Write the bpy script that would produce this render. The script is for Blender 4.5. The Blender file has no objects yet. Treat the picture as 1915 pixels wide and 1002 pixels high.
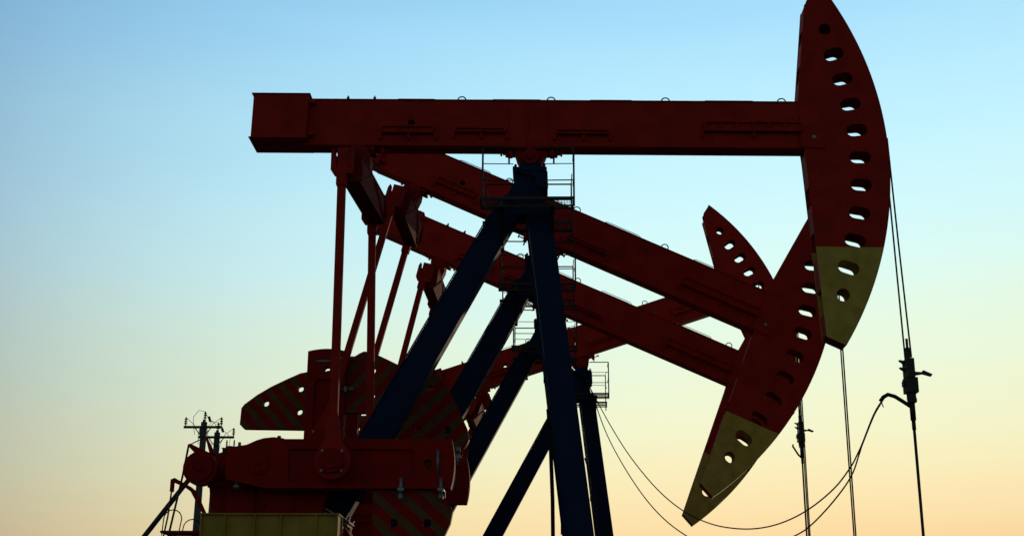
import bpy, bmesh, math, random
from mathutils import Vector, Matrix
from mathutils.geometry import tessellate_polygon

random.seed(7)
R = math.radians
scn = bpy.context.scene
PI = math.pi

# ------------------------------------------------------------------ camera
cam_d = bpy.data.cameras.new("camera")
cam_d.sensor_width = 36.0
cam_d.lens = 46.226
cam_d.clip_start = 0.1
cam_d.clip_end = 6000
cam = bpy.data.objects.new("camera", cam_d)
scn.collection.objects.link(cam)
_r = Vector((0.99976405, 0.02108514, 0.00522195))
_d = Vector((-0.00124705, 0.29571318, -0.95527596))
_f = Vector((-0.02168632, 0.95504405, 0.2956697))
m = Matrix.Identity(4)
for i in range(3):
    m[i][0] = _r[i]; m[i][1] = -_d[i]; m[i][2] = -_f[i]
m[2][3] = 1.6
cam.matrix_world = m
scn.camera = cam
scn.render.resolution_x = 1024
scn.render.resolution_y = 535

# ------------------------------------------------------------------ sky
SUN_AZ = R(14)          # to the right of straight ahead, behind the pumps
SUN_EL = R(4.0)
w = bpy.data.worlds.new("World"); scn.world = w; w.use_nodes = True
nt = w.node_tree; nt.nodes.clear()
N = nt.nodes.new; LK = nt.links.new


def math_node(op, a=None, b=None, clamp=False):
    n = N('ShaderNodeMath'); n.operation = op; n.use_clamp = clamp
    for i, v in enumerate((a, b)):
        if v is None: continue
        if isinstance(v, (int, float)): n.inputs[i].default_value = v
        else: LK(v, n.inputs[i])
    return n.outputs[0]


tc = N('ShaderNodeTexCoord'); sep = N('ShaderNodeSeparateXYZ'); LK(tc.outputs['Generated'], sep.inputs[0])
dx, dy, dz = sep.outputs
# warm dusk colours climb a little higher towards the sun on the right
elev = math_node('ADD', dz, math_node('MULTIPLY', dx, -0.045))
# faint uneven dust bands
mpn = N('ShaderNodeMapping'); mpn.inputs['Scale'].default_value = (1.3, 1.3, 9.0); LK(tc.outputs['Generated'], mpn.inputs[0])
dust = N('ShaderNodeTexNoise'); dust.inputs['Scale'].default_value = 2.2; dust.inputs['Detail'].default_value = 5; LK(mpn.outputs[0], dust.inputs['Vector'])
elev = math_node('ADD', elev, math_node('MULTIPLY', math_node('SUBTRACT', dust.outputs[0], 0.5), 0.035))
ramp = N('ShaderNodeValToRGB'); cr = ramp.color_ramp; cr.interpolation = 'B_SPLINE'
LK(math_node('MULTIPLY', elev, 1.6), ramp.inputs[0])


def lin(c):
    return tuple((x / 255 / 12.92 if x / 255 <= .04045 else ((x / 255 + .055) / 1.055) ** 2.4) for x in c)


SKY = [(0.00, (235, 172, 118)), (0.05, (245, 200, 145)), (0.09, (249, 218, 163)), (0.125, (248, 231, 180)), (0.165, (242, 241, 200)),
       (0.215, (232, 244, 214)), (0.27, (219, 247, 237)), (0.32, (208, 246, 249)), (0.375, (193, 239, 252)), (0.44, (173, 225, 249)),
       (0.50, (152, 210, 245)), (0.75, (90, 130, 175))]
while len(cr.elements) < len(SKY): cr.elements.new(0.5)
for e, (p, c) in zip(cr.elements, SKY):
    e.position = min(1, p * 1.6); e.color = (*lin(c), 1)
# brightness falls off away from the glow
az = math_node('SUBTRACT', dx, 0.18)
az2 = math_node('MINIMUM', math_node('MULTIPLY', az, az), 0.32)
az4 = math_node('MULTIPLY', az2, az2)
fall = N('ShaderNodeCombineXYZ')
for k_, (c_, q_) in enumerate(((0.95, 1.5), (0.65, 2.2), (0.45, 2.0))):
    LK(math_node('SUBTRACT', math_node('SUBTRACT', 1.05, math_node('MULTIPLY', az2, c_)), math_node('MULTIPLY', az4, q_)), fall.inputs[k_])
sky_col = N('ShaderNodeVectorMath'); sky_col.operation = 'MULTIPLY'
LK(ramp.outputs[0], sky_col.inputs[0]); LK(fall.outputs[0], sky_col.inputs[1])
# the opposite half of the sky is already dim: a low-sun Nishita sky
nish = N('ShaderNodeTexSky'); nish.sky_type = 'NISHITA'; nish.sun_disc = False
nish.sun_elevation = SUN_EL; nish.sun_rotation = SUN_AZ
nsc = N('ShaderNodeVectorMath'); nsc.operation = 'SCALE'; LK(nish.outputs[0], nsc.inputs[0]); nsc.inputs['Scale'].default_value = 0.088
wf = N('ShaderNodeMapRange'); wf.interpolation_type = 'SMOOTHSTEP'
LK(dy, wf.inputs['Value']); wf.inputs['From Min'].default_value = 0.25; wf.inputs['From Max'].default_value = 0.75
mix = N('ShaderNodeMix'); mix.data_type = 'RGBA'
LK(wf.outputs[0], mix.inputs[0]); LK(nsc.outputs[0], mix.inputs[6]); LK(sky_col.outputs[0], mix.inputs[7])
bg = N('ShaderNodeBackground'); bg.inputs['Strength'].default_value = 1.0
LK(mix.outputs[2], bg.inputs[0])
wo = N('ShaderNodeOutputWorld'); LK(bg.outputs[0], wo.inputs[0])

sd = bpy.data.lights.new("sun", 'SUN'); sd.energy = 0.9; sd.angle = R(0.6); sd.color = (1.0, 0.72, 0.48)
sun = bpy.data.objects.new("sun", sd); scn.collection.objects.link(sun)
sdir = Vector((math.sin(SUN_AZ) * math.cos(SUN_EL), math.cos(SUN_AZ) * math.cos(SUN_EL), math.sin(SUN_EL)))
sun.rotation_euler = sdir.to_track_quat('Z', 'Y').to_euler()

scn.view_settings.view_transform = 'Standard'
scn.view_settings.look = 'None'
scn.view_settings.exposure = 0.0
scn.view_settings.gamma = 1.0
scn.render.engine = 'CYCLES'

# ------------------------------------------------------------------ materials
MATS = {}


def mat(name, col, rough=0.5, metal=0.0, var=0.25, scale=3.0, dirt=None, dirt_amt=0.5, bump=0.0):
    if name in MATS: return MATS[name]
    mt = bpy.data.materials.new(name); mt.use_nodes = True; t = mt.node_tree
    b = t.nodes['Principled BSDF']; n = t.nodes.new; l = t.links.new
    tcn = n('ShaderNodeTexCoord')
    no = n('ShaderNodeTexNoise'); no.inputs['Scale'].default_value = scale; no.inputs['Detail'].default_value = 7
    oi = n('ShaderNodeObjectInfo'); om = n('ShaderNodeMath'); om.operation = 'MULTIPLY'; l(oi.outputs['Random'], om.inputs[0]); om.inputs[1].default_value = 40
    oa = n('ShaderNodeVectorMath'); oa.operation = 'ADD'; l(tcn.outputs['Object'], oa.inputs[0]); l(om.outputs[0], oa.inputs[1])
    l(oa.outputs[0], no.inputs['Vector'])
    r1 = n('ShaderNodeMapRange'); l(no.outputs[0], r1.inputs[0]); r1.inputs[1].default_value = .3; r1.inputs[2].default_value = .7
    r1.inputs[3].default_value = 1 - var; r1.inputs[4].default_value = 1 + var * .4
    sc = n('ShaderNodeVectorMath'); sc.operation = 'SCALE'; sc.inputs[0].default_value = col; l(r1.outputs[0], sc.inputs['Scale'])
    out = sc.outputs[0]
    if dirt:
        n2 = n('ShaderNodeTexNoise'); n2.inputs['Scale'].default_value = scale * 2.3; n2.inputs['Detail'].default_value = 10; n2.inputs['Roughness'].default_value = .7
        mp = n('ShaderNodeMapping'); mp.inputs['Scale'].default_value = (1, 1, .35); l(oa.outputs[0], mp.inputs[0]); l(mp.outputs[0], n2.inputs['Vector'])
        r2 = n('ShaderNodeMapRange'); l(n2.outputs[0], r2.inputs[0]); r2.inputs[1].default_value = .56; r2.inputs[2].default_value = .72; r2.inputs[4].default_value = dirt_amt
        mx = n('ShaderNodeMix'); mx.data_type = 'RGBA'; l(r2.outputs[0], mx.inputs[0]); l(out, mx.inputs[6]); mx.inputs[7].default_value = (*dirt, 1); out = mx.outputs[2]
    l(out, b.inputs['Base Color'])
    r3 = n('ShaderNodeMapRange'); l(no.outputs[0], r3.inputs[0]); r3.inputs[3].default_value = max(.05, rough - .12); r3.inputs[4].default_value = min(1, rough + .15)
    l(r3.outputs[0], b.inputs['Roughness']); b.inputs['Metallic'].default_value = metal
    b.inputs['Specular IOR Level'].default_value = 0.12
    if bump:
        bp = n('ShaderNodeBump'); bp.inputs['Strength'].default_value = bump; bp.inputs['Distance'].default_value = .01; l(no.outputs[0], bp.inputs['Height']); l(bp.outputs[0], b.inputs['Normal'])
    MATS[name] = mt
    return mt


RED = mat('red_paint', (0.39, 0.020, 0.014), .75, dirt=(.10, .03, .02), dirt_amt=.45)
CRIM = mat('dark_red_paint', (0.29, 0.010, 0.008), .75, dirt=(.06, .02, .015), dirt_amt=.5)
BLUE = mat('blue_paint', (0.006, 0.021, 0.072), .75, dirt=(.02, .02, .025), dirt_amt=.5)
YEL = mat('yellow_paint', (0.42, 0.295, 0.065), .75, dirt=(.12, .09, .03), dirt_amt=.5)
MAROON = mat('maroon_paint', (0.20, 0.009, 0.007), .85, dirt=(.03, .012, .01))  # a deeper red base colour, used only on the equalizer
STEEL = mat('dark_steel', (0.05, 0.048, 0.05), .5, .6, dirt=(.08, .04, .02))
BOLT = mat('zinc_bolt', (0.26, 0.28, 0.32), .45, .6)
ROPE = mat('wire_rope', (0.03, 0.03, 0.03), .6, .3, scale=20)
RUBBER = mat('black_rubber', (0.012, 0.012, 0.012), .7)
CONC = mat('weathered_concrete', (0.10, 0.11, 0.13), .85, dirt=(.05, .05, .05), scale=2)
GROUND = mat('dry_soil', (0.11, 0.085, 0.06), .95, scale=.35, dirt=(.06, .05, .03), dirt_amt=.8, bump=.6)
GRAVEL = mat('oily_gravel', (0.10, 0.09, 0.08), .9, scale=9, dirt=(.03, .025, .02), bump=1)
CERAM = mat('brown_ceramic', (0.05, 0.03, 0.025), .3)


def band_mat(name, base, other, thresh):
    """two paints on one surface, split along the object's own height"""
    if name in MATS: return MATS[name]
    mt = base.copy(); mt.name = name; t = mt.node_tree; n = t.nodes.new; l = t.links.new
    b = t.nodes['Principled BSDF']; src = b.inputs['Base Color'].links[0].from_socket
    tcn = n('ShaderNodeTexCoord'); sp = n('ShaderNodeSeparateXYZ'); l(tcn.outputs['Object'], sp.inputs[0])
    no = n('ShaderNodeTexNoise'); no.inputs['Scale'].default_value = 4; l(tcn.outputs['Object'], no.inputs['Vector'])
    ad = n('ShaderNodeMath'); ad.operation = 'MULTIPLY_ADD'; l(no.outputs[0], ad.inputs[0]); ad.inputs[1].default_value = .012; l(sp.outputs[2], ad.inputs[2])
    lt = n('ShaderNodeMath'); lt.operation = 'LESS_THAN'; l(ad.outputs[0], lt.inputs[0]); lt.inputs[1].default_value = thresh
    mx = n('ShaderNodeMix'); mx.data_type = 'RGBA'; l(lt.outputs[0], mx.inputs[0]); l(src, mx.inputs[6])
    vm = n('ShaderNodeVectorMath'); vm.operation = 'SCALE'; vm.inputs[0].default_value = other
    n3 = n('ShaderNodeTexNoise'); n3.inputs['Scale'].default_value = 5; n3.inputs['Detail'].default_value = 8; l(tcn.outputs['Object'], n3.inputs['Vector'])
    rr = n('ShaderNodeMapRange'); l(n3.outputs[0], rr.inputs[0]); rr.inputs[1].default_value = .3; rr.inputs[2].default_value = .75; rr.inputs[3].default_value = 1.1; rr.inputs[4].default_value = .7
    l(rr.outputs[0], vm.inputs['Scale']); l(vm.outputs[0], mx.inputs[7]); l(mx.outputs[2], b.inputs['Base Color'])
    MATS[name] = mt
    return mt


HEAD = band_mat('horsehead_paint', RED, (0.52, 0.385, 0.085), -1.385)


def stripe_mat():
    mt = CRIM.copy(); mt.name = 'striped_warning_paint'; t = mt.node_tree; n = t.nodes.new; l = t.links.new
    b = t.nodes['Principled BSDF']; src = b.inputs['Base Color'].links[0].from_socket
    tcn = n('ShaderNodeTexCoord'); sp = n('ShaderNodeSeparateXYZ'); l(tcn.outputs['Object'], sp.inputs[0])
    nz = n('ShaderNodeTexNoise'); nz.inputs['Scale'].default_value = 7; nz.inputs['Detail'].default_value = 8; l(tcn.outputs['Object'], nz.inputs['Vector'])
    ab = n('ShaderNodeMath'); ab.operation = 'ABSOLUTE'; l(sp.outputs[2], ab.inputs[0])
    k = n('ShaderNodeMath'); k.operation = 'MULTIPLY'; l(ab.outputs[0], k.inputs[0]); k.inputs[1].default_value = 1.12
    s = n('ShaderNodeMath'); s.operation = 'SUBTRACT'; l(sp.outputs[0], s.inputs[0]); l(k.outputs[0], s.inputs[1])
    d = n('ShaderNodeMath'); d.operation = 'DIVIDE'; l(s.outputs[0], d.inputs[0]); d.inputs[1].default_value = .37
    a2 = n('ShaderNodeMath'); a2.operation = 'ADD'; l(d.outputs[0], a2.inputs[0]); a2.inputs[1].default_value = 50.10
    a3 = n('ShaderNodeMath'); a3.operation = 'MULTIPLY_ADD'; l(nz.outputs[0], a3.inputs[0]); a3.inputs[1].default_value = .12; l(a2.outputs[0], a3.inputs[2]); a2 = a3
    f = n('ShaderNodeMath'); f.operation = 'FRACT'; l(a2.outputs[0], f.inputs[0])
    lt = n('ShaderNodeMath'); lt.operation = 'LESS_THAN'; l(f.outputs[0], lt.inputs[0]); lt.inputs[1].default_value = .46
    mx = n('ShaderNodeMix'); mx.data_type = 'RGBA'; l(lt.outputs[0], mx.inputs[0]); l(src, mx.inputs[6]); wr = n('ShaderNodeMapRange'); l(nz.outputs[0], wr.inputs[0]); wr.inputs[1].default_value = .35; wr.inputs[2].default_value = .7
    cm = n('ShaderNodeMix'); cm.data_type = 'RGBA'; l(wr.outputs[0], cm.inputs[0]); cm.inputs[6].default_value = (.13, .078, .034, 1); cm.inputs[7].default_value = (.12, .055, .025, 1)
    l(cm.outputs[2], mx.inputs[7])
    l(mx.outputs[2], b.inputs['Base Color']); return mt


STRIPE = stripe_mat()


# ------------------------------------------------------------------ mesh helpers
class MB:
    def __init__(self): self.v = []; self.f = []; self.s = []

    def add(self, vs, fs, smooth=False):
        o = len(self.v); self.v += [tuple(x) for x in vs]
        for f in fs: self.f.append([i + o for i in f]); self.s.append(smooth)

    def box(self, x0, x1, y0, y1, z0, z1):
        vs = [(x, y, z) for x in (x0, x1) for y in (y0, y1) for z in (z0, z1)]
        self.add(vs, [(0, 1, 3, 2), (4, 6, 7, 5), (0, 4, 5, 1), (2, 3, 7, 6), (0, 2, 6, 4), (1, 5, 7, 3)])

    def bar(self, p, q, w, h, up=(0, 1, 0)):
        """square bar from p to q; w across 'up', h along it"""
        p, q = Vector(p), Vector(q); d = (q - p).normalized(); u = Vector(up)
        s = d.cross(u)
        if s.length < 1e-4: u = Vector((1, 0, 0)); s = d.cross(u)
        s.normalize(); u = s.cross(d).normalized(); s *= w / 2; u *= h / 2
        vs = [p - s - u, p + s - u, p + s + u, p - s + u, q - s - u, q + s - u, q + s + u, q - s + u]
        self.add(vs, [(0, 3, 2, 1), (4, 5, 6, 7), (0, 1, 5, 4), (1, 2, 6, 5), (2, 3, 7, 6), (3, 0, 4, 7)])

    def taper(self, p, q, w0, h0, w1, h1, up=(0, 1, 0)):
        p, q = Vector(p), Vector(q); d = (q - p).normalized(); u = Vector(up)
        s = d.cross(u).normalized(); u = s.cross(d).normalized()
        vs = [p + s * a * w0 / 2 + u * b * h0 / 2 for a, b in ((-1, -1), (1, -1), (1, 1), (-1, 1))] + \
             [q + s * a * w1 / 2 + u * b * h1 / 2 for a, b in ((-1, -1), (1, -1), (1, 1), (-1, 1))]
        self.add(vs, [(0, 3, 2, 1), (4, 5, 6, 7), (0, 1, 5, 4), (1, 2, 6, 5), (2, 3, 7, 6), (3, 0, 4, 7)])

    def tube(self, pts, r, n=8, r1=None):
        pts = [Vector(p) for p in pts]; m_ = len(pts); rings = []
        pu = None
        for i, p in enumerate(pts):
            t = (pts[min(i + 1, m_ - 1)] - pts[max(i - 1, 0)]).normalized()
            if pu is None:
                pu = t.cross(Vector((0, 0, 1)))
                if pu.length < .1: pu = t.cross(Vector((0, 1, 0)))
            pu = (pu - t * pu.dot(t)).normalized(); b = t.cross(pu)
            rr = r if r1 is None else r + (r1 - r) * i / (m_ - 1)
            rings.append([p + pu * rr * math.cos(2 * PI * k / n) + b * rr * math.sin(2 * PI * k / n) for k in range(n)])
        vs = [x for g in rings for x in g]; fs = []
        for i in range(m_ - 1):
            for k in range(n):
                a = i * n + k; b2 = i * n + (k + 1) % n
                fs.append((a, b2, b2 + n, a + n))
        self.add(vs, fs, True)
        self.add(rings[0], [tuple(range(n))[::-1]]); self.add(rings[-1], [tuple(range(n))])

    def cyl(self, p, q, r, n=24, r1=None): self.tube([p, q], r, n, r1)

    def prism(self, poly, y0, y1, holes=()):
        """polygon in x,z (with holes) extruded along y"""
        loops = [list(poly)] + [list(h) for h in holes]
        flat = [p for lp in loops for p in lp]
        tris = tessellate_polygon([[Vector((a, b, 0)) for a, b in lp] for lp in loops])
        n = len(flat)
        vs = [(a, y0, b) for a, b in flat] + [(a, y1, b) for a, b in flat]
        self.add(vs, [tuple(t) for t in tris] + [tuple(i + n for i in t)[::-1] for t in tris])
        o = 0
        for lp in loops:
            k = len(lp)
            self.add([vs[o + i] for i in range(k)] + [vs[n + o + i] for i in range(k)],
                     [(i, (i + 1) % k, (i + 1) % k + k, i + k) for i in range(k)])
            o += k

    def mesh(self, name):
        me = bpy.data.meshes.new(name); me.from_pydata(self.v, [], self.f)
        me.polygons.foreach_set('use_smooth', self.s)
        bm = bmesh.new(); bm.from_mesh(me); bmesh.ops.remove_doubles(bm, verts=bm.verts, dist=1e-5)
        bmesh.ops.recalc_face_normals(bm, faces=bm.faces)
        for e in bm.edges:
            if len(e.link_faces) == 2 and e.link_faces[0].normal.angle(e.link_faces[1].normal, 0) > .6: e.smooth = False
        bm.to_mesh(me); bm.free()
        return me


COL = scn.collection


def place(name, me, material, parent=None, loc=(0, 0, 0), ry=0, bevel=0, label=None):
    if not me.materials: me.materials.append(material)
    o = bpy.data.objects.new(name, me); COL.objects.link(o)
    o.parent = parent; o.location = loc; o.rotation_euler = (0, ry, 0)
    if bevel:
        bv = o.modifiers.new('bevel', 'BEVEL'); bv.width = bevel; bv.segments = 1; bv.limit_method = 'ANGLE'; bv.angle_limit = R(40)
    if label: o['label'] = label
    return o


def empty(name, loc, label, cat, group=None):
    o = bpy.data.objects.new(name, None); COL.objects.link(o); o.location = loc; o.empty_display_size = .5
    o['label'] = label; o['category'] = cat
    if group: o['group'] = group
    return o


def tag(o, label, cat, group=None):
    o['label'] = label; o['category'] = cat
    if group: o['group'] = group
    return o


CACHE = {}


def shared(key, fn):
    """one mesh per kind of part, used by all four pumps"""
    if key not in CACHE:
        b = MB(); fn(b); CACHE[key] = b.mesh(key)
    return CACHE[key]


def arc(cx, cz, r, a0, a1, n=8):
    return [(cx + r * math.cos(a0 + (a1 - a0) * i / n), cz + r * math.sin(a0 + (a1 - a0) * i / n)) for i in range(n + 1)]


def circle(cx, cz, r, n=14): return [(cx + r * math.cos(2 * PI * i / n), cz + r * math.sin(2 * PI * i / n)) for i in range(n)]


def slot(cx, cz, half, r, ang):
    c, s = math.cos(ang), math.sin(ang); out = []
    for i in range(9):
        a = -PI / 2 + PI * i / 8; out.append((half + r * math.cos(a), r * math.sin(a)))
    for i in range(9):
        a = PI / 2 + PI * i / 8; out.append((-half + r * math.cos(a), r * math.sin(a)))
    return [(cx + c * x - s * z, cz + s * x + c * z) for x, z in out]


# ------------------------------------------------------------------ ground (out of frame below, but it stands there)
g = MB()
S_ = 3000
g.add([(-S_, -S_, 0), (S_, -S_, 0), (S_, S_, 0), (-S_, S_, 0)], [(0, 1, 2, 3)])
go = place('ground', g.mesh('ground'), GROUND); go['kind'] = 'structure'
g = MB(); g.box(-9, 10, 14, 38, -.2, .06)
po = place('gravel_pad', g.mesh('gravel_pad'), GRAVEL); po['kind'] = 'structure'

# ------------------------------------------------------------------ pump parts (x, z measured from the beam's pivot)
PZ = 9.215            # pivot height
HW = .15              # half width of beam and head


def m_beam(b):
    T, B = .985, .20
    hole = circle(-1.83, .59, .055)
    for y0, y1 in ((-HW, -HW + .014), (HW - .014, HW)):
        b.prism([(-3.5, B + .016), (4.2, B + .016), (4.2, T - .016), (-3.5, T - .016)], y0, y1, [hole])
    b.box(-3.5, 4.22, -HW - .02, HW + .02, T - .016, T)
    b.box(-3.5, 4.26, -HW - .02, HW + .02, B, B + .016)
    for x0, x1 in ((-2.1, -1.45), (-.55, .25), (2.75, 3.55), (.95, 1.6)):      # doubler strips on the top flange
        b.box(x0, x1, -HW + .01, HW - .01, T + .001, T + .014)
    b.box(-1.9, -.1, -HW + .02, HW - .02, B - .014, B - .001)
    b.box(.4, 1.8, -HW + .02, HW - .02, B - .014, B - .001)
    for x in (-.32, -.02, .3):                                   # shallow stiffeners over the saddle
        b.box(x, x + .014, -HW - .016, -HW - .001, B + .03, T - .1)
        b.box(x, x + .014, HW + .001, HW + .016, B + .03, T - .1)


def m_tailbox(b):
    b.box(-4.3, -3.44, -.30, .30, .275, .995)
    b.box(-4.33, -3.41, -.32, .32, .995, 1.012)
    b.box(-4.33, -3.41, -.32, .32, .257, .275)
    for z in (.36, .9): 
        b.box(-3.44, -3.34, -.26, -.16, z - .03, z + .03)


def m_tray(L, n, h=.14):
    def fn(b):
        y0, y1 = -HW - .085, -HW - .002
        b.box(0, L, y0, y1, -.012, 0)
        b.box(0, L, y0 + .035, y0 + .043, -h, -.0121)
        b.box(0, L, y0 - .006, y0 + .0349, -h, -h + .018); b.box(0, L, y0 - .006, y0 + .0349, -.030, -.0121)
        for i in range(n + 1):
            x = i * (L - .018) / n; b.box(x, x + .018, y0 - .004, y0 + .0349, -h + .0182, -.0302)
        for x in (0, L - .012): b.box(x, x + .012, y0 + .0431, y1, -h, -.0121)
        for x in (-.05, L * .5, L + .01):
            b.box(x, x + .04, y1 - .05, y1, -h - .09, -h)
    return fn


def m_eye(b):
    b.tube([(.062, 0, 0)] + [(x, 0, z + .055) for x, z in arc(0, 0, .065, 0, PI, 10)] + [(-.062, 0, 0)], .0105, 6)


def m_lug(b):
    b.box(-.03, .03, -.10, -.085, 0, .03); b.cyl((0, -.0925, 0), (0, -.0925, .06), .022, 8); b.cyl((0, -.0925, .06), (0, -.0925, .085), .009, 6)


def m_bail(L):
    def fn(b): b.tube([(0, 0, 0), (.02, 0, .06), (.06, 0, .075), (L - .06, 0, .075), (L - .02, 0, .06), (L, 0, 0)], .0065, 6)
    return fn


RH = 5.525
HEAD_BACK = [(4.437, -2.778), (4.383, -1.93), (4.333, -1.086), (4.264, .045), (4.186, .942), (4.37, 2.66), (4.42, 2.70), (4.44, 2.83)]


def head_poly(r=RH, ins=0.0):
    pts = [(x + ins, z) for x, z in HEAD_BACK]
    a1 = math.atan2(2.99, 4.65); a0 = math.atan2(-2.90, 4.70)
    ar = [(r * math.cos(a), r * math.sin(a)) for a in [a1 + (a0 - a1) * i / 28 for i in range(29)]]
    return pts + [(4.653, 2.995)] + ar[0:] 


HOLES = [(4.675, 2.235), (4.79, 1.80), (4.905, 1.375), (5.005, .945), (5.075, .51), (5.10, .06), (5.09, -.39), (5.035, -.845), (4.945, -1.285), (4.82, -1.715), (4.715, -2.14)]


def m_head(b):
    poly = head_poly()
    for y0, y1, r in ((-HW - .016, -HW, .098), (HW, HW + .016, .084)):
        holes = []
        for i, (x, z) in enumerate(HOLES):
            if i in (0, 10): holes.append(circle(x, z, r + .002, 20))
            else: holes.append(slot(x, z, .066, r, math.atan2(z, x) * .95))
        b.prism(poly, y0, y1, holes)
    p, q = (4.44, 2.83), (4.653, 2.995); d = Vector((q[0] - p[0], 0, q[1] - p[1]))
    b.bar((p[0] + .01, 0, p[1] - .012), (q[0], 0, q[1] - .012), 2 * HW - .002, .014, up=(-d.z, 0, d.x))
    # inner diaphragms
    for z in (-1.0, 1.15, -1.9, 2.02):
        xb = 4.30 if z < 0 else 4.24; xe = math.sqrt(RH * RH - z * z) - .36
        b.box(xb + .12, xe, -HW + .001, HW - .001, z - .006, z + .006)


def m_toe(b):
    p, q = HEAD_BACK[0], (4.70, -2.90)
    d = Vector((q[0] - p[0], 0, q[1] - p[1]))
    b.bar((p[0] + .004, 0, p[1] + .008), (q[0] - .0, 0, q[1] + .008), 2 * HW - .002, .014, up=(-d.z, 0, d.x))


def m_headarc(b):
    a1 = math.atan2(3.0, 4.64); a0 = math.atan2(-2.90, 4.70)
    n = 40; vs = []
    for i in range(n + 1):
        a = a1 + (a0 - a1) * i / n
        for r, y in ((RH + .001, -HW - .02), (RH + .018, -HW - .02), (RH + .018, HW + .02), (RH + .001, HW + .02)): vs.append((r * math.cos(a), y, r * math.sin(a)))
    fs = []
    for i in range(n):
        for k in range(4): fs.append((i * 4 + k, i * 4 + (k + 1) % 4, i * 4 + 4 + (k + 1) % 4, i * 4 + 4 + k))
    fs += [(0, 1, 2, 3), (n * 4 + 3, n * 4 + 2, n * 4 + 1, n * 4)]
    b.add(vs, fs)


def back_x(z):
    P = HEAD_BACK
    for (xa, za), (xb, zb) in zip(P, P[1:]):
        if za <= z <= zb: return xa + (xb - xa) * (z - za) / (zb - za)
    return P[-1][0]


def m_headback(z0, z1):
    def fn(b): b.bar((back_x(z0) + .012, 0, z0), (back_x(z1) + .012, 0, z1), .014, 2 * HW - .004, up=(0, 1, 0))
    return fn


def m_cheek(s):
    def fn(b):
        # cheek plate clasping the beam nose
        y0, y1 = (-HW - .045, -HW - .018) if s < 0 else (HW + .018, HW + .045)
        b.prism([(4.19, .22), (4.56, .19), (4.56, .54), (4.21, .58)], y0, y1)
    return fn


def m_bolt(b):
    b.cyl((0, -.03, 0), (0, .05, 0), .022, 8); b.tube([(0, -.012, 0), (0, .0, 0)], .034, 6)


def m_saddle(b):
    b.prism([(-.22, .185), (.31, .185), (.25, .02), (.20, -.08), (-.12, -.08), (-.17, .02)], -.13, .13)
    b.box(-.36, .46, -.2, .2, .155, .185)
    for y in (-.11, .11): 
        for x in (-.30, .40): b.cyl((x, y, .22), (x, y, .02), .016, 8)
    b.cyl((.04, -.2, .03), (.04, .2, .03), .13, 20); b.cyl((.04, -.24, .03), (.04, .24, .03), .055, 12)
    for s, x in ((-1, -.27), (1, .37)):
        b.box(x - .03, x + .03, -.16, -.10, .02, .15)
        b.cyl((x - .12, -.13, .075), (x + .14, -.13, .075), .014, 6)
        b.cyl((x + s * .13, -.13, .075), (x + s * .16, -.13, .075), .03, 6)


def m_cap(b):
    b.box(-.235, .29, -.24, .24, -.225, -.165)
    b.prism([(-.13, -.164), (.21, -.164), (.17, .0), (.12, .10), (-.04, .10), (-.09, .0)], -.18, .18)
    b.box(-.235, -.19, -.1, .1, -.164, -.10)
    for x in (-.19, .25): b.cyl((x, -.22, -.25), (x, -.22, -.12), .022, 8)
    b.prism([(-.215, -.2251), (.275, -.2251), (.305, -.52), (.225, -.52), (.30, -.92), (-.52, -.92), (-.40, -.74), (-.22, -.40)], -.16, .16)
    b.prism([(-.20, -.2252), (.30, -.2252), (.31, -.50), (.16, -.50), (.10, -.32)], -.22, -.162)
    b.prism([(-.46, -.72), (-.36, -.62), (-.26, -.64), (-.26, -.80), (-.5, -.86)], -.24, -.165)
    b.cyl((.04, -.19, -.20), (.03, -.19, -.84), .012, 6)


LEGTOP = (.16, -.80); LEGBOT = (1.06, -8.75)


def m_leg(s):
    def fn(b):
        p = Vector((LEGTOP[0], s * .13, LEGTOP[1])); q = Vector((LEGBOT[0], s * 1.05, LEGBOT[1]))
        d = (q - p).normalized()
        b.taper(p, q, .36, .28, .40, .30)
        # flange edges and brackets that give the leg its lines
        b.bar(p + Vector((-.19, -.15, -.2)), q + Vector((-.21, -.16, .2)), .02, .02)
        for t in (.32, .60, .82):
            c = p + (q - p) * t; b.bar(c + Vector((-.2, 0, -.05)), c + Vector((-.2, 0, .10)), .03, .12)
        b.box(q.x - .3, q.x + .3, q.y - .25, q.y + .25, q.z - .03, q.z)
    return fn


def m_crossmem(t):
    def fn(b):
        x = LEGTOP[0] + (LEGBOT[0] - LEGTOP[0]) * t; z = LEGTOP[1] + (LEGBOT[1] - LEGTOP[1]) * t; y = .13 + .92 * t
        b.bar((x, -y + .1, z), (x, y - .1, z), .12, .12, up=(1, 0, 0))
    return fn


def m_strut(b):
    p = (-.30, 0, -.80); q = (-2.78, 0, -5.40)
    b.taper(p, q, .38, .34, .42, .36)
    pv, qv = Vector(p), Vector(q); d = (qv - pv).normalized(); n = Vector((-d.z, 0, d.x))
    for s in (-1, 1):                                    # angle-iron lips along both edges
        b.bar(pv + n * s * .20 + Vector((0, -.18, 0)) + d * .3, qv + n * s * .215 + Vector((0, -.19, 0)) - d * .1, .016, .03)
    for t in (.18, .42, .60, .8):
        c = pv + (qv - pv) * t - n * .20; b.bar(c - d * .09, c + d * .09, .03, .14)


def m_strutfoot(b):
    q = Vector((-2.78, 0, -5.40)); d = Vector((-2.48, 0, -4.6)).normalized(); n = Vector((-d.z, 0, d.x))
    for k in (0, .05): 
        b.bar(q - n * .30 + d * (.012 + k), q + n * .30 + d * (.012 + k), .022, .5)
    for s in (-1, 1):
        for y in (-.2, .2):
            b.cyl(q + n * s * .26 + Vector((0, y, 0)) - d * .05, q + n * s * .26 + Vector((0, y, 0)) + d * .11, .02, 6)


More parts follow.
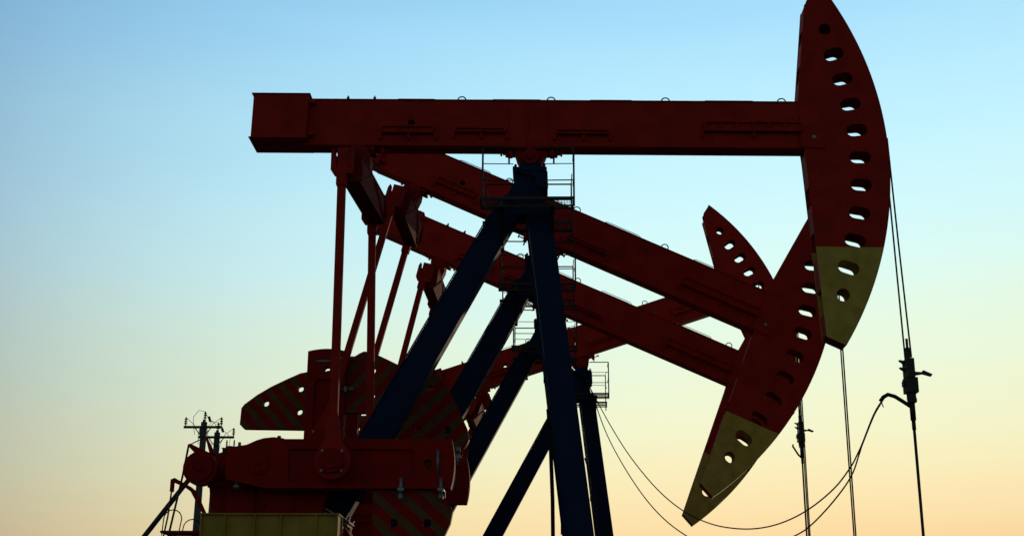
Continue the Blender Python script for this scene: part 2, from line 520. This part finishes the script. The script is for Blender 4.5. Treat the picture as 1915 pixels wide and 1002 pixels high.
def m_footblock(b):
    b.prism([(-3.02, -5.60), (-2.90, -5.46), (-2.55, -5.66), (-2.42, -5.9), (-2.42, -8.7), (-3.1, -8.7), (-3.1, -5.60)], -.24, .24)


# service platform round the post head
PX0, PX1 = -.71, .70


def m_platframe(b):
    for y0, y1 in ((-.86, -.38), (.24, .70)):
        z0, z1 = -1.03, -.88
        b.box(PX0, PX1, y0, y0 + .02, z1 - .04, z1)
        b.box(PX0 + .05, PX1, y0, y0 + .02, z0, z0 + .018)
        b.box(PX0, PX1, y1 - .02, y1, z1 - .03, z1)
        for x in (PX0, -.28, .34, PX1 - .03): b.box(x, x + .02, y0 + .021, y1 - .021, z1 - .03, z1 - .002)
        for x in (PX0 + .05, PX1 - .025): b.box(x, x + .02, y0 + .001, y0 + .019, z0 + .018, z1 - .04)
    for x in (-.42, .34):
        b.box(x, x + .06, -.84, .68, -1.01, -.945)
        b.bar((x + .03, -.62, -1.01), (x + .03, -.16, -1.40), .045, .045, up=(1, 0, 0))
        b.bar((x + .03, .55, -1.01), (x + .03, .16, -1.40), .045, .045, up=(1, 0, 0))


def m_grating(y0, y1):
    def fn(b):
        n = 34
        for i in range(n):
            x = PX0 + .03 + (PX1 - PX0 - .06) * i / (n - 1)
            b.box(x - .0022, x + .0022, y0, y1, -.902, -.884)
        for i in range(7):
            y = y0 + .03 + (y1 - y0 - .06) * i / 6
            b.tube([(PX0 + .02, y, -.90), (PX1 - .02, y, -.90)], .0035, 5)
    return fn


def m_rail_near(side):
    def fn(b):
        zt = -.10; px_ = PX0 + .045 if side < 0 else PX1 - .015; xi = -.30 if side < 0 else .30
        b.bar((px_, -.855, -1.03), (px_, -.855, zt), .028, .028, up=(1, 0, 0))
        for z, rr in ((zt, .012), (-.36, .007), (-.62, .009)):
            b.tube([(px_, -.855, z), (xi * .7, -.84, z)], rr, 6)
        if side > 0:
            for z in (zt, -.5): b.tube([(px_, -.855, z), (px_, -.30, z)], .008, 6)
    return fn


def m_rail_far(b):
    zt = -.10
    for x in (PX0 + .045, PX1 - .015): b.bar((x, .695, -1.03), (x, .695, zt + .02), .024, .024, up=(1, 0, 0))
    for z, rr in ((zt, .013), (-.36, .007), (-.62, .006)): b.tube([(PX0 + .045, .695, z), (PX1 - .015, .695, z)], rr, 6)
    for z in (zt, -.5):
        b.tube([(PX1 - .015, .25, z), (PX1 - .015, .695, z)], .008, 6); b.tube([(PX0 + .045, .25, z), (PX0 + .045, .695, z)], .008, 6)


# equalizer hangs in its own frame: origin = wrist bearing on the beam, -z points along the pitman rods
PY = 1.10


def m_equal(b):
    b.box(-.04, .19, -.96, .96, -.72, -.30)
    for y in (-.97, .96): b.prism([(-.06, -.74), (.20, -.74), (.24, -.60), (.20, -.24), (.02, -.20), (-.06, -.36)], y, y + .012)
    b.bar((.19, -.95, -.735), (.19, .95, -.735), .03, .02); b.bar((.19, -.95, -.285), (.19, .95, -.285), .03, .02)
    b.bar((-.05, -.95, -.735), (-.05, .95, -.735), .03, .02)
    b.bar((.205, -.9, -.70), (.205, -.1, -.32), .02, .02, up=(1, 0, 0)); b.bar((.205, .9, -.70), (.205, .1, -.32), .02, .02, up=(1, 0, 0))
    b.box(-.09, -.055, -.75, .75, -.70, -.55)


def m_wrist(b):
    b.cyl((.05, -.2, .02), (.05, .2, .02), .17, 20); b.cyl((.05, -.26, .02), (.05, .26, .02), .07, 12)
    b.box(-.08, .24, -.16, .16, -.32, .0); b.box(-.16, .3, -.18, .18, .10, .14)
    for x in (-.13, .26): b.cyl((x, -.16, .03), (x, -.16, .19), .016, 6)
    for x, s in ((.42, 1), (-.2, -1)): 
        b.cyl((x - .1, -.12, .10), (x + .1, -.12, .10), .012, 6); b.box(x - .02, x + .02, -.14, -.1, .06, .15)


def m_yoke(s):
    def fn(b):
        y = s * PY
        b.prism([(-.20, -.36), (-.175, -.29), (-.155, -.30), (-.15, -.36), (-.12, -.40), (-.12, -.57), (.06, -.57), (.06, -.30), (.12, -.30), (.13, -.60), (.10, -.68), (-.16, -.68), (-.20, -.62)], y - .07, y + .07)
        b.box(-.112, .052, y - .05, y + .05, -.56, -.27)
        b.cyl((.0, y - s * .02, -.44), (.0, y - s * .3, -.44), .05, 12)
        b.cyl((.09, y - .09, -.34), (.09, y + .09, -.34), .022, 8); b.cyl((.09, y - .09, -.56), (.09, y + .09, -.56), .022, 8)
    return fn


def m_pitman(L, s):
    def fn(b):
        y = s * PY
        b.bar((-.04, y, -.68), (-.01, y, -(L - .34)), .115, .11)
        b.bar((-.04, y, -.68), (-.039, y, -.86), .15, .15)
        b.prism([(-.075, -(L - .62)), (.055, -(L - .62)), (.10, -(L - .30))] + [(p[0], p[1] - L) for p in arc(0, 0, .25, R(25), R(-205), 16)] + [(-.12, -(L - .30))], y - .075, y + .06)
    return fn


def m_pinhead(s):
    def fn(b):
        b.cyl((0, s * .0, 0), (0, s * .11, 0), .165, 28); b.cyl((0, s * .11, 0), (0, s * .135, 0), .12, 24)
        b.cyl((0, s * -.2, 0), (0, 0, 0), .09, 16); b.cyl((0, s * .135, 0), (0, s * .15, 0), .03, 8)
    return fn


def m_pinbolt(s):
    def fn(b): b.cyl((0, s * -.02, 0), (0, s * .04, 0), .021, 6)
    return fn


CU = 2.71


def crank_poly(h=.34):
    tip = [(CU - .045 * (2 * t) ** 2, -h + 2 * h * (t + .5)) for t in [i / 8 - .5 for i in range(9)]]
    return [(.10, -h)] + tip + [(.15, h)] + [(-.12, .27), (-.44, .22)] + [(-.47, 0), (-.44, -.22)] + [(-.14, -.28)]


def m_crank(b):
    hole = circle(2.34, .0, .062, 16)
    b.prism(crank_poly(), -.075, .115, [hole])
    # raised face: rims round two recessed panels
    pan1 = [(1.26, -.24), (2.10, -.24), (2.16, -.18), (2.16, .14), (2.10, .20), (1.26, .20)]
    pan0 = [(.42, -.24), (.82, -.24), (.82, .20), (.40, .20)]
    b.prism(crank_poly(.34), -.125, -.075, [hole, pan1, pan0])
    b.cyl((0, -.15, 0), (0, .2, 0), .155, 28); b.cyl((0, -.165, 0), (0, -.15, 0), .12, 24); b.cyl((0, -.19, 0), (0, -.165, 0), .03, 8)
    b.cyl((1.05, -.14, 0), (1.05, .12, 0), .30, 28)
    b.box(-.50, -.16, -.128, -.0, -.012, .012)


def m_crankslit(b):
    b.cyl((-.30, -.07, -.34), (-.30, -.07, .30), .022, 8); b.cyl((-.30, -.07, -.34), (-.30, -.07, -.29), .045, 6)


WING = [(2.58, .345), (2.58, .45), (2.655, .56), (2.69, .64), (2.66, .80), (2.54, 1.06), (2.40, 1.34), (2.24, 1.60), (2.06, 1.83), (1.99, 1.88), (1.68, 1.89), (1.60, 1.81), (1.58, .345)]


def m_wing(s):
    def fn(b):
        poly = [(u, v * s) for u, v in WING]
        holes = [circle(u, v * s, .058, 14) for u, v in ((2.08, 1.42), (2.36, .78), (1.92, .78))]
        if s < 0: holes = [circle(u, v * s, .058, 14) for u, v in ((2.34, .80), (1.88, .80), (2.0, 1.42))]
        b.prism(poly, -.02, .14, holes)
        b.prism([(1.64, .25 * s), (1.64, .345 * s), (2.56, .345 * s), (2.56, .25 * s)], .116, .14)
    return fn


def m_clampbolt(s):
    def fn(b):
        b.cyl((0, -.15, .20 * s), (0, -.15, .42 * s), .026, 10); b.cyl((0, -.15, .42 * s), (0, -.15, .50 * s), .038, 8)
        b.box(-.045, .045, -.175, -.02, .355 * s - .018, .355 * s + .018)
    return fn


def m_endbolt(b): b.cyl((0, -.14, -.16), (0, -.14, .16), .022, 8)


def m_casing(b):
    top = [(-4.50, -4.70), (-4.46, -4.64), (-4.22, -4.56), (-3.99, -4.49), (-3.86, -4.43), (-3.76, -4.40), (-3.62, -4.385), (-3.49, -4.40), (-3.38, -4.44), (-3.19, -4.455), (-2.86, -4.46)]
    b.prism(top + [(-2.80, -4.6), (-2.80, -5.10), (-4.52, -5.10)], -.50, .50)
    b.box(-4.56, -2.76, -.54, .54, -4.98, -4.93)
    b.prism([(-4.50, -5.101), (-2.84, -5.101), (-2.90, -5.49), (-4.44, -5.49)], -.46, .46)
    for x in (-4.30, -3.85, -3.3): b.box(x, x + .02, -.50, -.461, -5.47, -5.101)
    for x in (-4.38, -4.0, -3.45, -3.0): b.cyl((x, -.52, -5.04), (x, -.52, -4.87), .022, 6)
    for x, z in ((-4.32, -5.36), (-3.72, -5.36)): b.cyl((x, -.50, z), (x, -.46, z), .04, 8)
    b.box(-3.86, -3.70, -.3, -.1, -4.40, -4.385); b.cyl((-3.62, -.1, -4.39), (-3.62, -.1, -4.30), .03, 8)
    b.box(-4.05, -3.83, -.515, -.50, -4.62, -4.53)


def m_drum(b):
    b.cyl((-4.52, -.98, -4.90), (-4.52, -.80, -4.90), .235, 36); b.cyl((-4.52, -1.03, -4.90), (-4.52, -.98, -4.90), .185, 32)
    b.cyl((-4.52, -1.06, -4.90), (-4.52, -1.03, -4.90), .05, 16); b.cyl((-4.52, -.80, -4.90), (-4.52, -.45, -4.90), .09, 16)


def m_brakearms(b):
    y0, y1 = -.80, -.74
    b.prism([(-4.76, -4.56), (-4.73, -4.53), (-4.40, -4.68), (-4.34, -4.80), (-4.52, -4.86), (-4.60, -4.80), (-4.62, -4.70)], y0, y1)
    b.prism([(-4.50, -4.47), (-4.48, -4.46), (-4.36, -4.68), (-4.42, -4.72)], y0 - .05, y0 - .002)
    b.tube([(-4.74, -.78, -4.55), (-4.60, -.80, -4.48), (-4.49, -.82, -4.45)], .008, 6)
    b.prism([(-4.95, -5.03), (-4.91, -5.01), (-4.68, -5.13), (-4.60, -5.19), (-4.52, -5.34), (-4.42, -5.53), (-4.48, -5.51), (-4.59, -5.33), (-4.67, -5.20), (-4.76, -5.14), (-4.94, -5.065)], y0, y1)
    b.box(-4.96, -4.92, y0 - .01, y1 + .01, -5.20, -5.03)


def m_brakerods(b):
    b.tube([(-4.75, -.78, -4.54), (-4.80, -.80, -5.0), (-4.92, -.84, -5.82), (-5.1, -.9, -7.4)], .016, 6)
    b.tube([(-4.94, -.78, -5.18), (-4.96, -.80, -5.55), (-5.04, -.84, -6.2), (-5.15, -.9, -7.4)], .012, 6)
    b.box(-5.2, -5.05, -1.0, -.8, -8.9, -7.35)


def m_pedestal(b):
    x0, x1, y0, y1, zt, zb = -4.50, -2.58, -.86, .60, -5.50, -8.72
    b.box(x0 + .02, x1 - .02, y0 + .05, y1 - .05, zb, zt - .02)
    b.box(x0, x1, y0, y1, zt - .02, zt)
    b.box(x0, x1, y0, y1, zb - .03, zb)
    for x in (x0 + .01, -4.16, -3.75, -3.39, -2.9, x1 - .03): b.box(x, x + .018, y0 + .01, y0 + .05, zb, zt - .02)
    for y in (-.5, -.1, .3): b.box(x1 - .02, x1, y, y + .018, zb, zt - .02)
    b.box(x0 + .03, x1 - .03, y0 + .018, y0 + .05, -6.9, -6.88)


def m_skid(b):
    for y in (-1.2, 1.02):
        b.box(-5.2, 1.9, y, y + .18, -9.15, -8.78); b.box(-5.2, 1.9, y - .04, y + .22, -8.78, -8.755)
    for x in (-5.1, -3.0, -1.0, 1.6): b.box(x, x + .2, -1.02, 1.02, -9.1, -8.80)


def m_hoopdeck(b):
    z0, z1 = -5.765, -5.735
    b.box(-5.05, -4.53, -.80, -.775, z0, z1); b.box(-5.05, -4.53, -.345, -.32, z0, z1); b.box(-5.05, -5.025, -.775, -.345, z0, z1)
    b.box(-4.555, -4.53, -.775, -.345, z0, z1)
    for i in range(10):
        y = -.74 + .04 * i; b.box(-5.024, -4.556, y - .003, y + .003, z0 + .005, z1 - .004)
    for x in (-5.0, -4.6): b.bar((x, -.40, z0), (x, -.4, -9.1), .03, .03, up=(1, 0, 0))


def hoop(x0, x1, y, zt, z0):
    c = (x0 + x1) / 2; r = (x1 - x0) / 2
    return [(x0 - .01, y, z0), (x0, y, zt - r)] + [(c - r * math.cos(PI * i / 8), y, zt - r + r * math.sin(PI * i / 8)) for i in range(1, 8)] + [(x1, y, zt - r), (x1 - .03, y, z0)]


def m_hoops(b):
    b.tube(hoop(-5.02, -4.77, -.78, -5.45, -5.80), .008, 6)
    b.tube(hoop(-4.86, -4.60, -.34, -5.53, -5.80), .008, 6)
    b.tube([(-4.84, -.78, -5.75), (-4.84, -.78, -7.2)], .012, 6)


def m_bridle(z0, z1, k, hang):
    def fn(b):
        x = RH + .032; y = .085 * k
        b.tube([(x, y, z0), (x + hang * .45 - k * .2 * hang, y * .9, (z0 + z1) / 2), (x + hang - k * .45 * hang, y * .8, z1)], .0135, 6)
    return fn


def m_carrier(z):       # z = top of the carrier bar
    def fn(b):
        x = RH + .03
        b.box(x - .06, x + .05, -.13, .13, z - .30, z - .02)
        for k in (0, .11): b.prism([(x - .14, z - .03 - k), (x - .06, z - .05 - k), (x - .06, z - .09 - k)], -.05, .05)
        b.box(x - .085, x + .09, -.10, .10, z - .52, z - .30); b.box(x - .11, x - .02, -.06, .06, z - .42, z - .34)
        b.cyl((x, 0, z - .62), (x, 0, z - .52), .07, 12); b.box(x - .05, x + .06, -.06, .06, z - .66, z - .60)
        b.cyl((x, 0, z - .02), (x, 0, z + .16), .035, 10); b.cyl((x, .0, z + .16), (x, 0, z + .30), .02, 8)
        b.prism([(x + .05, z - .20), (x + .17, z - .21), (x + .20, z - .18), (x + .33, z - .24), (x + .31, z - .27), (x + .19, z - .235), (x + .05, z - .26)], -.03, .03)
    return fn


def m_rod(z):
    def fn(b):
        x = RH + .03
        b.cyl((x, 0, z - .60), (x, 0, -8.3), .022, 10)
        b.cyl((x, 0, z - .92), (x, 0, z - .60), .042, 10); b.cyl((x, 0, z - 1.06), (x, 0, z - .92), .030, 10)
    return fn


def m_well(b):
    x = RH + .03
    b.cyl((x, 0, -9.2), (x, 0, -8.2), .11, 16); b.cyl((x, 0, -8.75), (x, 0, -8.68), .2, 16); b.cyl((x, 0, -8.35), (x, 0, -8.28), .18, 16)
    b.cyl((x - .5, 0, -8.5), (x + .5, 0, -8.5), .06, 12); b.cyl((x + .4, 0, -8.5), (x + .44, 0, -8.5), .14, 16)


GROUP = 'beam pumps standing in a row'


def pumpjack(dX, dY, tilt, crank_deg, label, carrier_drop=0.0, hang=0.0, skew=0.0, hose=False):
    t = R(tilt); a = R(crank_deg)
    root = empty('pumpjack', (-.191 + dX, 19.055 + dY, 0), label, 'pumpjack', GROUP)
    P = (0, 0, PZ)
    beam = place('walking_beam', shared('walking_beam', m_beam), RED, root, P, t, .004)
    place('tail_box', shared('tail_box', m_tailbox), RED, beam, bevel=.005)
    for L, n, x, z, h in ((.80, 3, -2.28, .525, .13), (.78, 2, -1.14, .50, .085), (.80, 2, .44, .48, .085), (1.50, 6, 2.72, .625, .17)):
        place('cable_tray', shared('cable_tray_%.2f_%d' % (L, n), m_tray(L, n, h)), RED, beam, (x, 0, z))
    for x in (-1.06, .35, 2.15, 3.97): place('lifting_eye', shared('lifting_eye', m_eye), STEEL, beam, (x, 0, .986))
    for x in (-2.85, -2.43): place('lug', shared('lug', m_lug), STEEL, beam, (x, 0, .986))
    for L, x in ((.68, -2.12), (.85, -.62), (.75, .92), (.85, 2.72)): place('hand_rail', shared('hand_rail_%.2f' % L, m_bail(L)), STEEL, beam, (x, 0, .986))
    head = place('horsehead', shared('horsehead', m_head), HEAD, root, P, t)
    place('wire_track', shared('wire_track', m_headarc), HEAD, head)
    place('toe_plate', shared('toe_plate', m_toe), CRIM, head)
    for z0, z1 in ((-2.74, -2.42), (-2.05, -1.55), (-1.15, -.72), (-.42, .14), (1.02, 1.35), (1.62, 2.02), (2.25, 2.64)):
        place('back_strip', shared('back_strip_%.2f' % z0, m_headback(z0, z1)), RED, head)
    for s in (-1, 1): place('cheek_plate', shared('cheek_plate_%d' % s, m_cheek(s)), RED, head)
    place('bolt', shared('head_bolt', m_bolt), BOLT, head, (4.40, -HW - .05, .37))
    place('saddle_bearing', shared('saddle_bearing', m_saddle), CRIM, root, P, t, .004)
    cap = place('post_cap', shared('post_cap', m_cap), BLUE, root, P, 0, .005)
    for s in (-1, 1): place('front_leg', shared('front_leg_%d' % s, m_leg(s)), BLUE, root, P, 0, .006)
    for q in (.28, .52, .76): place('cross_member', shared('cross_member_%.2f' % q, m_crossmem(q)), BLUE, root, P)
    st = place('rear_strut', shared('rear_strut', m_strut), BLUE, root, P, 0, .006)
    place('foot_plate', shared('foot_plate', m_strutfoot), BOLT, st)
    place('strut_stand', shared('strut_stand', m_footblock), CRIM, root, P, 0, .005)
    pf = place('service_platform', shared('service_platform', m_platframe), STEEL, root, P)
    for y0, y1 in ((-.84, -.40), (.26, .68)): place('grating', shared('grating_%.2f' % y0, m_grating(y0, y1)), STEEL, pf)
    for s in (-1, 1): place('guard_rail', shared('guard_rail_%d' % s, m_rail_near(s)), STEEL, pf)
    place('guard_rail', shared('guard_rail_far', m_rail_far), STEEL, pf)
    # rear linkage
    ex, ez = -2.68, .03
    E = Vector((math.cos(t) * ex + math.sin(t) * ez, -math.sin(t) * ex + math.cos(t) * ez))
    H = Vector((-3.71, -4.83)); pin = H + 1.05 * Vector((math.cos(a), math.sin(a)))
    d = pin - E; L = round(d.length, 2); ph = math.atan2(-d.x, -d.y)       # -z axis turned onto d
    el = (E.x, 0, PZ + E.y)
    place('wrist_bearing', shared('wrist_bearing', m_wrist), CRIM, root, el, t, .004)
    eq = place('equalizer', shared('equalizer', m_equal), MAROON, root, el, ph, .004)
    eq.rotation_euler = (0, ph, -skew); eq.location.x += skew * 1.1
    ph0, L0 = ph, L
    for s in (-1, 1):
        k = skew * .9 if s > 0 else 0.0
        d2 = d + Vector((k, 0)); L = round(d2.length, 2); ph = math.atan2(-d2.x, -d2.y)
        place('yoke', shared('yoke_%d' % s, m_yoke(s)), RED, eq)
        pm = place('pitman_arm', shared('pitman_%d_%.2f' % (s, L), m_pitman(L, s)), RED, root, (el[0] + skew * (s + 1) * 1.1, el[1], el[2]), ph, .004)
        hd = place('crank_pin', shared('crank_pin_%d' % s, m_pinhead(s)), CRIM, root, (pin.x + k + skew * (s + 1) * 1.1, s * (PY + .07), PZ + pin.y), -a)
        for i in range(4):
            q = PI / 4 + i * PI / 2; place('bolt', shared('pin_bolt_%d' % s, m_pinbolt(s)), BOLT, hd, (.19 * math.cos(q), 0, .19 * math.sin(q)))
        cr_ = place('crank', shared('crank', m_crank), CRIM, root, (H.x + (skew if skew > .05 else .01) * (s + 1) * .82, s * .82, PZ + H.y), -a)
        for u in (1.98, 2.53): place('clamp_bolt', shared('clamp_bolt_%d' % s, m_clampbolt(s)), BOLT, cr_, (u, 0, 0))
        place('clamp_bolt', shared('end_bolt', m_endbolt), BOLT, cr_, (2.48, 0, .02))
        place('hub_bolt', shared('hub_bolt', m_crankslit), BOLT, cr_)
        place('counterweight', shared('counterweight_%d' % s, m_wing(s)), STRIPE, cr_, bevel=.006)
    gb = place('gearbox', shared('gearbox', m_casing), CRIM, root, P, 0, .008)
    place('brake_drum', shared('brake_drum', m_drum), CRIM, gb)
    br = place('brake_linkage', shared('brake_linkage', m_brakearms), CRIM, root, P)
    place('brake_rod', shared('brake_rod', m_brakerods), STEEL, br)
    place('pedestal', shared('pedestal', m_pedestal), YEL, root, P)
    place('skid', shared('skid', m_skid), CRIM, root, P)
    dk = place('gearbox_step', shared('gearbox_step', m_hoopdeck), CRIM, root, P)
    place('hoop_rail', shared('hoop_rail', m_hoops), STEEL, dk)
    # hanging gear in front of the head
    zc = -3.12 - carrier_drop
    HP = (hang, 0, PZ)
    for k in (-1, 1): place('bridle_rope', shared('bridle_%.2f_%d' % (zc, k), m_bridle(.35, zc, k, hang)), ROPE, root, P)
    cb = place('carrier_bar', shared('carrier_%.2f' % zc, m_carrier(zc)), STEEL, root, HP)
    if hose:
        b = MB(); x = RH + .03
        b.tube([(x - .02, 0, zc - .72), (x - .12, 0, zc - .65), (x - .24, 0, zc - .57), (x - .34, 0, zc - .54), (x - .41, 0, zc - .58), (x - .455, 0, zc - .64)], .030, 8)
        b.bar((x - .45, 0, zc - .62), (x - .42, 0, zc - .73), .012, .012)
        place('signal_hose', b.mesh('signal_hose'), RUBBER, cb)
    place('polished_rod', shared('rod_%.2f' % zc, m_rod(zc)), STEEL, root, HP)
    place('wellhead', shared('wellhead', m_well), CRIM, root, HP)
    return root


front = pumpjack(0, 0, .62, 0, 'nearest, largest red pumpjack with a level beam and its horsehead at the right edge', 0, .06, .075, True)
pumpjack(.132, 4.444, 24.5, 90, 'second red pumpjack from the front, beam tipped down right, crank standing straight up', 2.65, 0, .03)
pumpjack(.277, 9.131, 24.2, 83, 'third red pumpjack in the row, beam tipped down right below the second one', 2.4, 0, .03)
rear = pumpjack(1.202, 14.064, -18.54, 212, 'rearmost red pumpjack, the only one whose beam rises to the right', -1.68, 0, .03)
b = MB(); zc = -3.12 + 1.68; b.tube([(RH + .02, 0, zc - .92), (RH - .06, 0, zc - .84), (RH - .19, 0, zc - .62), (RH - .17, 0, zc - .58)], .024, 6)
place('signal_hose', b.mesh('short_hose'), RUBBER, rear, (0, 0, PZ))
b = MB(); b.tube([(.30, -.1, -3.9), (.33, -.05, -4.3), (.36, 0, -5.2), (.37, 0, -6.5), (.5, 0, -8.6)], .03, 8)
place('drop_cable', b.mesh('drop_cable'), RUBBER, front, (0, 0, PZ))
b = MB(); b.tube([(.84, .3, -4.55), (.95, .35, -4.9), (.99, .35, -5.2), (1.0, .35, -5.45), (1.12, .4, -5.6)], .011, 6)
place('drop_cable', b.mesh('drop_cable_thin'), RUBBER, front, (0, 0, PZ))

# ------------------------------------------------------------------ cables slung between the front well and the rear pump

def sag_cable(name, pts, r, label):
    b = MB(); b.tube(pts, r, 5); o = place(name, b.mesh(name), RUBBER); tag(o, label, 'cable', 'cables between nearest and rearmost pumpjack'); return o


UP = [(4.995, 19.05, 5.469), (4.921, 19.312, 5.305), (4.816, 19.683, 4.947), (4.766, 19.86, 4.798), (4.702, 20.086, 4.64), (4.555, 20.607, 4.40), (4.327, 21.415, 4.19),
      (4.086, 22.267, 4.08), (3.83, 23.174, 4.065), (3.556, 24.142, 4.15), (3.227, 25.308, 4.36), (2.867, 26.584, 4.74), (2.47, 27.987, 5.363), (2.028, 29.552, 6.29), (1.634, 30.947, 7.311), (1.196, 32.5, 8.603)]
LO = [(4.985, 19.07, 5.44), (4.915, 19.312, 5.275), (4.810, 19.683, 4.92), (4.784, 19.797, 4.804), (4.705, 20.075, 4.508), (4.547, 20.636, 4.216), (4.342, 21.361, 3.942), (4.183, 21.925, 3.82), (3.9, 22.92, 3.74),
      (3.55, 24.16, 3.75), (3.2, 25.4, 3.94), (2.894, 26.489, 4.247), (2.543, 27.731, 4.742), (2.202, 28.936, 5.408), (1.83, 30.256, 6.339), (1.525, 31.335, 7.279), (1.231, 32.376, 8.521)]


def smooth(pts, k=5):
    P = [Vector(p) for p in pts]; P = [2 * P[0] - P[1]] + P + [2 * P[-1] - P[-2]]; out = []
    for i in range(1, len(P) - 2):
        for j in range(k):
            t = j / k; a, b, c, d = P[i - 1], P[i], P[i + 1], P[i + 2]
            out.append(0.5 * ((2 * b) + (c - a) * t + (2 * a - 5 * b + 4 * c - d) * t * t + (3 * b - a - 3 * c + d) * t ** 3))
    out.append(P[-2]); return out


sag_cable('signal_cable', smooth(UP), .0125, 'upper of the two thin black cables sagging between the nearest well rod and rearmost platform')
sag_cable('signal_cable', smooth(LO), .0125, 'lower, deeper-hanging one of the two thin black cables slung from the nearest well rod')

# ------------------------------------------------------------------ power poles far behind
def power_pole(x, y, zt, label, brace, trafo):
    t = empty('utility_pole', (x, y, 0), label, 'utility pole', 'power poles behind the pumps')
    b = MB(); b.tube([(0, 0, 0), (0, 0, zt)], .16, 14, .12); b.cyl((0, 0, zt), (0, 0, zt + .1), .06, 8)
    place('pole', b.mesh('pole'), CONC, t)
    b = MB(); b.box(-.74, .74, -.17, -.10, zt - .26, zt - .17)
    b.bar((-.3, -.13, zt - .26), (0, -.13, zt - .62), .03, .03); b.bar((.3, -.13, zt - .26), (0, -.13, zt - .62), .03, .03)
    place('crossarm', b.mesh('crossarm'), STEEL, t)
    for px_, pz_ in ((-.68, zt - .17), (.70, zt - .17), (.02, zt + .08)):
        b = MB(); b.cyl((px_, -.13 if px_ != .02 else 0, pz_), (px_, -.13 if px_ != .02 else 0, pz_ + .34), .022, 6)
        for k in range(3):
            yy = -.13 if px_ != .02 else 0
            b.tube([(px_, yy, pz_ + .08 + .085 * k), (px_, yy, pz_ + .125 + .085 * k)], .075 - .008 * k, 10, .04)
        place('insulator', b.mesh('insulator'), CERAM, t)
    b = MB()
    b.tube([(.02, 0, zt + .40), (-.22, -.05, zt + .46), (-.42, -.05, zt + .2), (-.38, -.1, zt - .2), (-.3, -.12, zt - .5)], .010, 5)
    b.tube([(-.68, -.13, zt + .16), (-.35, -.13, zt - .12), (-.15, -.2, zt - .45), (-.12, -.2, zt - .9)], .010, 5)
    b.tube([(.70, -.13, zt + .16), (.35, -.13, zt - .1), (.2, -.2, zt - .5), (.15, -.2, zt - 1.0)], .010, 5)
    b.tube([(.02, 0, zt + .36), (.18, 0, zt + .12), (.42, 0, zt - .05), (.55, 0, zt - .25), (.5, -.1, zt - .9)], .010, 5)
    b.cyl((.16, 0, zt + .22), (.24, 0, zt + .02), .05, 8)
    place('jumper_wire', b.mesh('jumper_wire'), RUBBER, t)
    if brace:
        b = MB(); b.tube([(-.1, 0, zt - 1.75), (-6.6, 0, 0)], .095, 12, .12); place('brace_pole', b.mesh('brace_pole'), STEEL, t)
    if trafo:
        b = MB(); b.box(.32, .80, -.25, .25, zt - 1.2, zt - .70); b.box(.29, .83, -.28, .28, zt - .70, zt - .66)
        b.cyl((.56, 0, zt - .66), (.56, 0, zt - .56), .13, 14)
        for i in range(7): b.box(.34 + .066 * i, .352 + .066 * i, -.31, -.251, zt - 1.15, zt - .75)
        b.bar((0, 0, zt - 1.2), (.95, 0, zt - 1.2), .1, .08)
        tr = place('transformer', b.mesh('transformer'), STEEL, t)
        for q in (.42, .72):
            c = MB(); c.cyl((q, 0, zt - .66), (q, 0, zt - .3), .025, 8)
            for k in range(3): c.tube([(q, 0, zt - .6 + .09 * k), (q, 0, zt - .555 + .09 * k)], .05, 8, .028)
            place('bushing', c.mesh('bushing'), CERAM, tr)
    return t


power_pole(-12.99, 50, 10.87, 'leftmost power pole, propped by a slanting brace pole, its crossarm the higher of two', True, False)
power_pole(-13.20, 53, 11.0, 'power pole with a transformer, just right of the braced one', False, True)
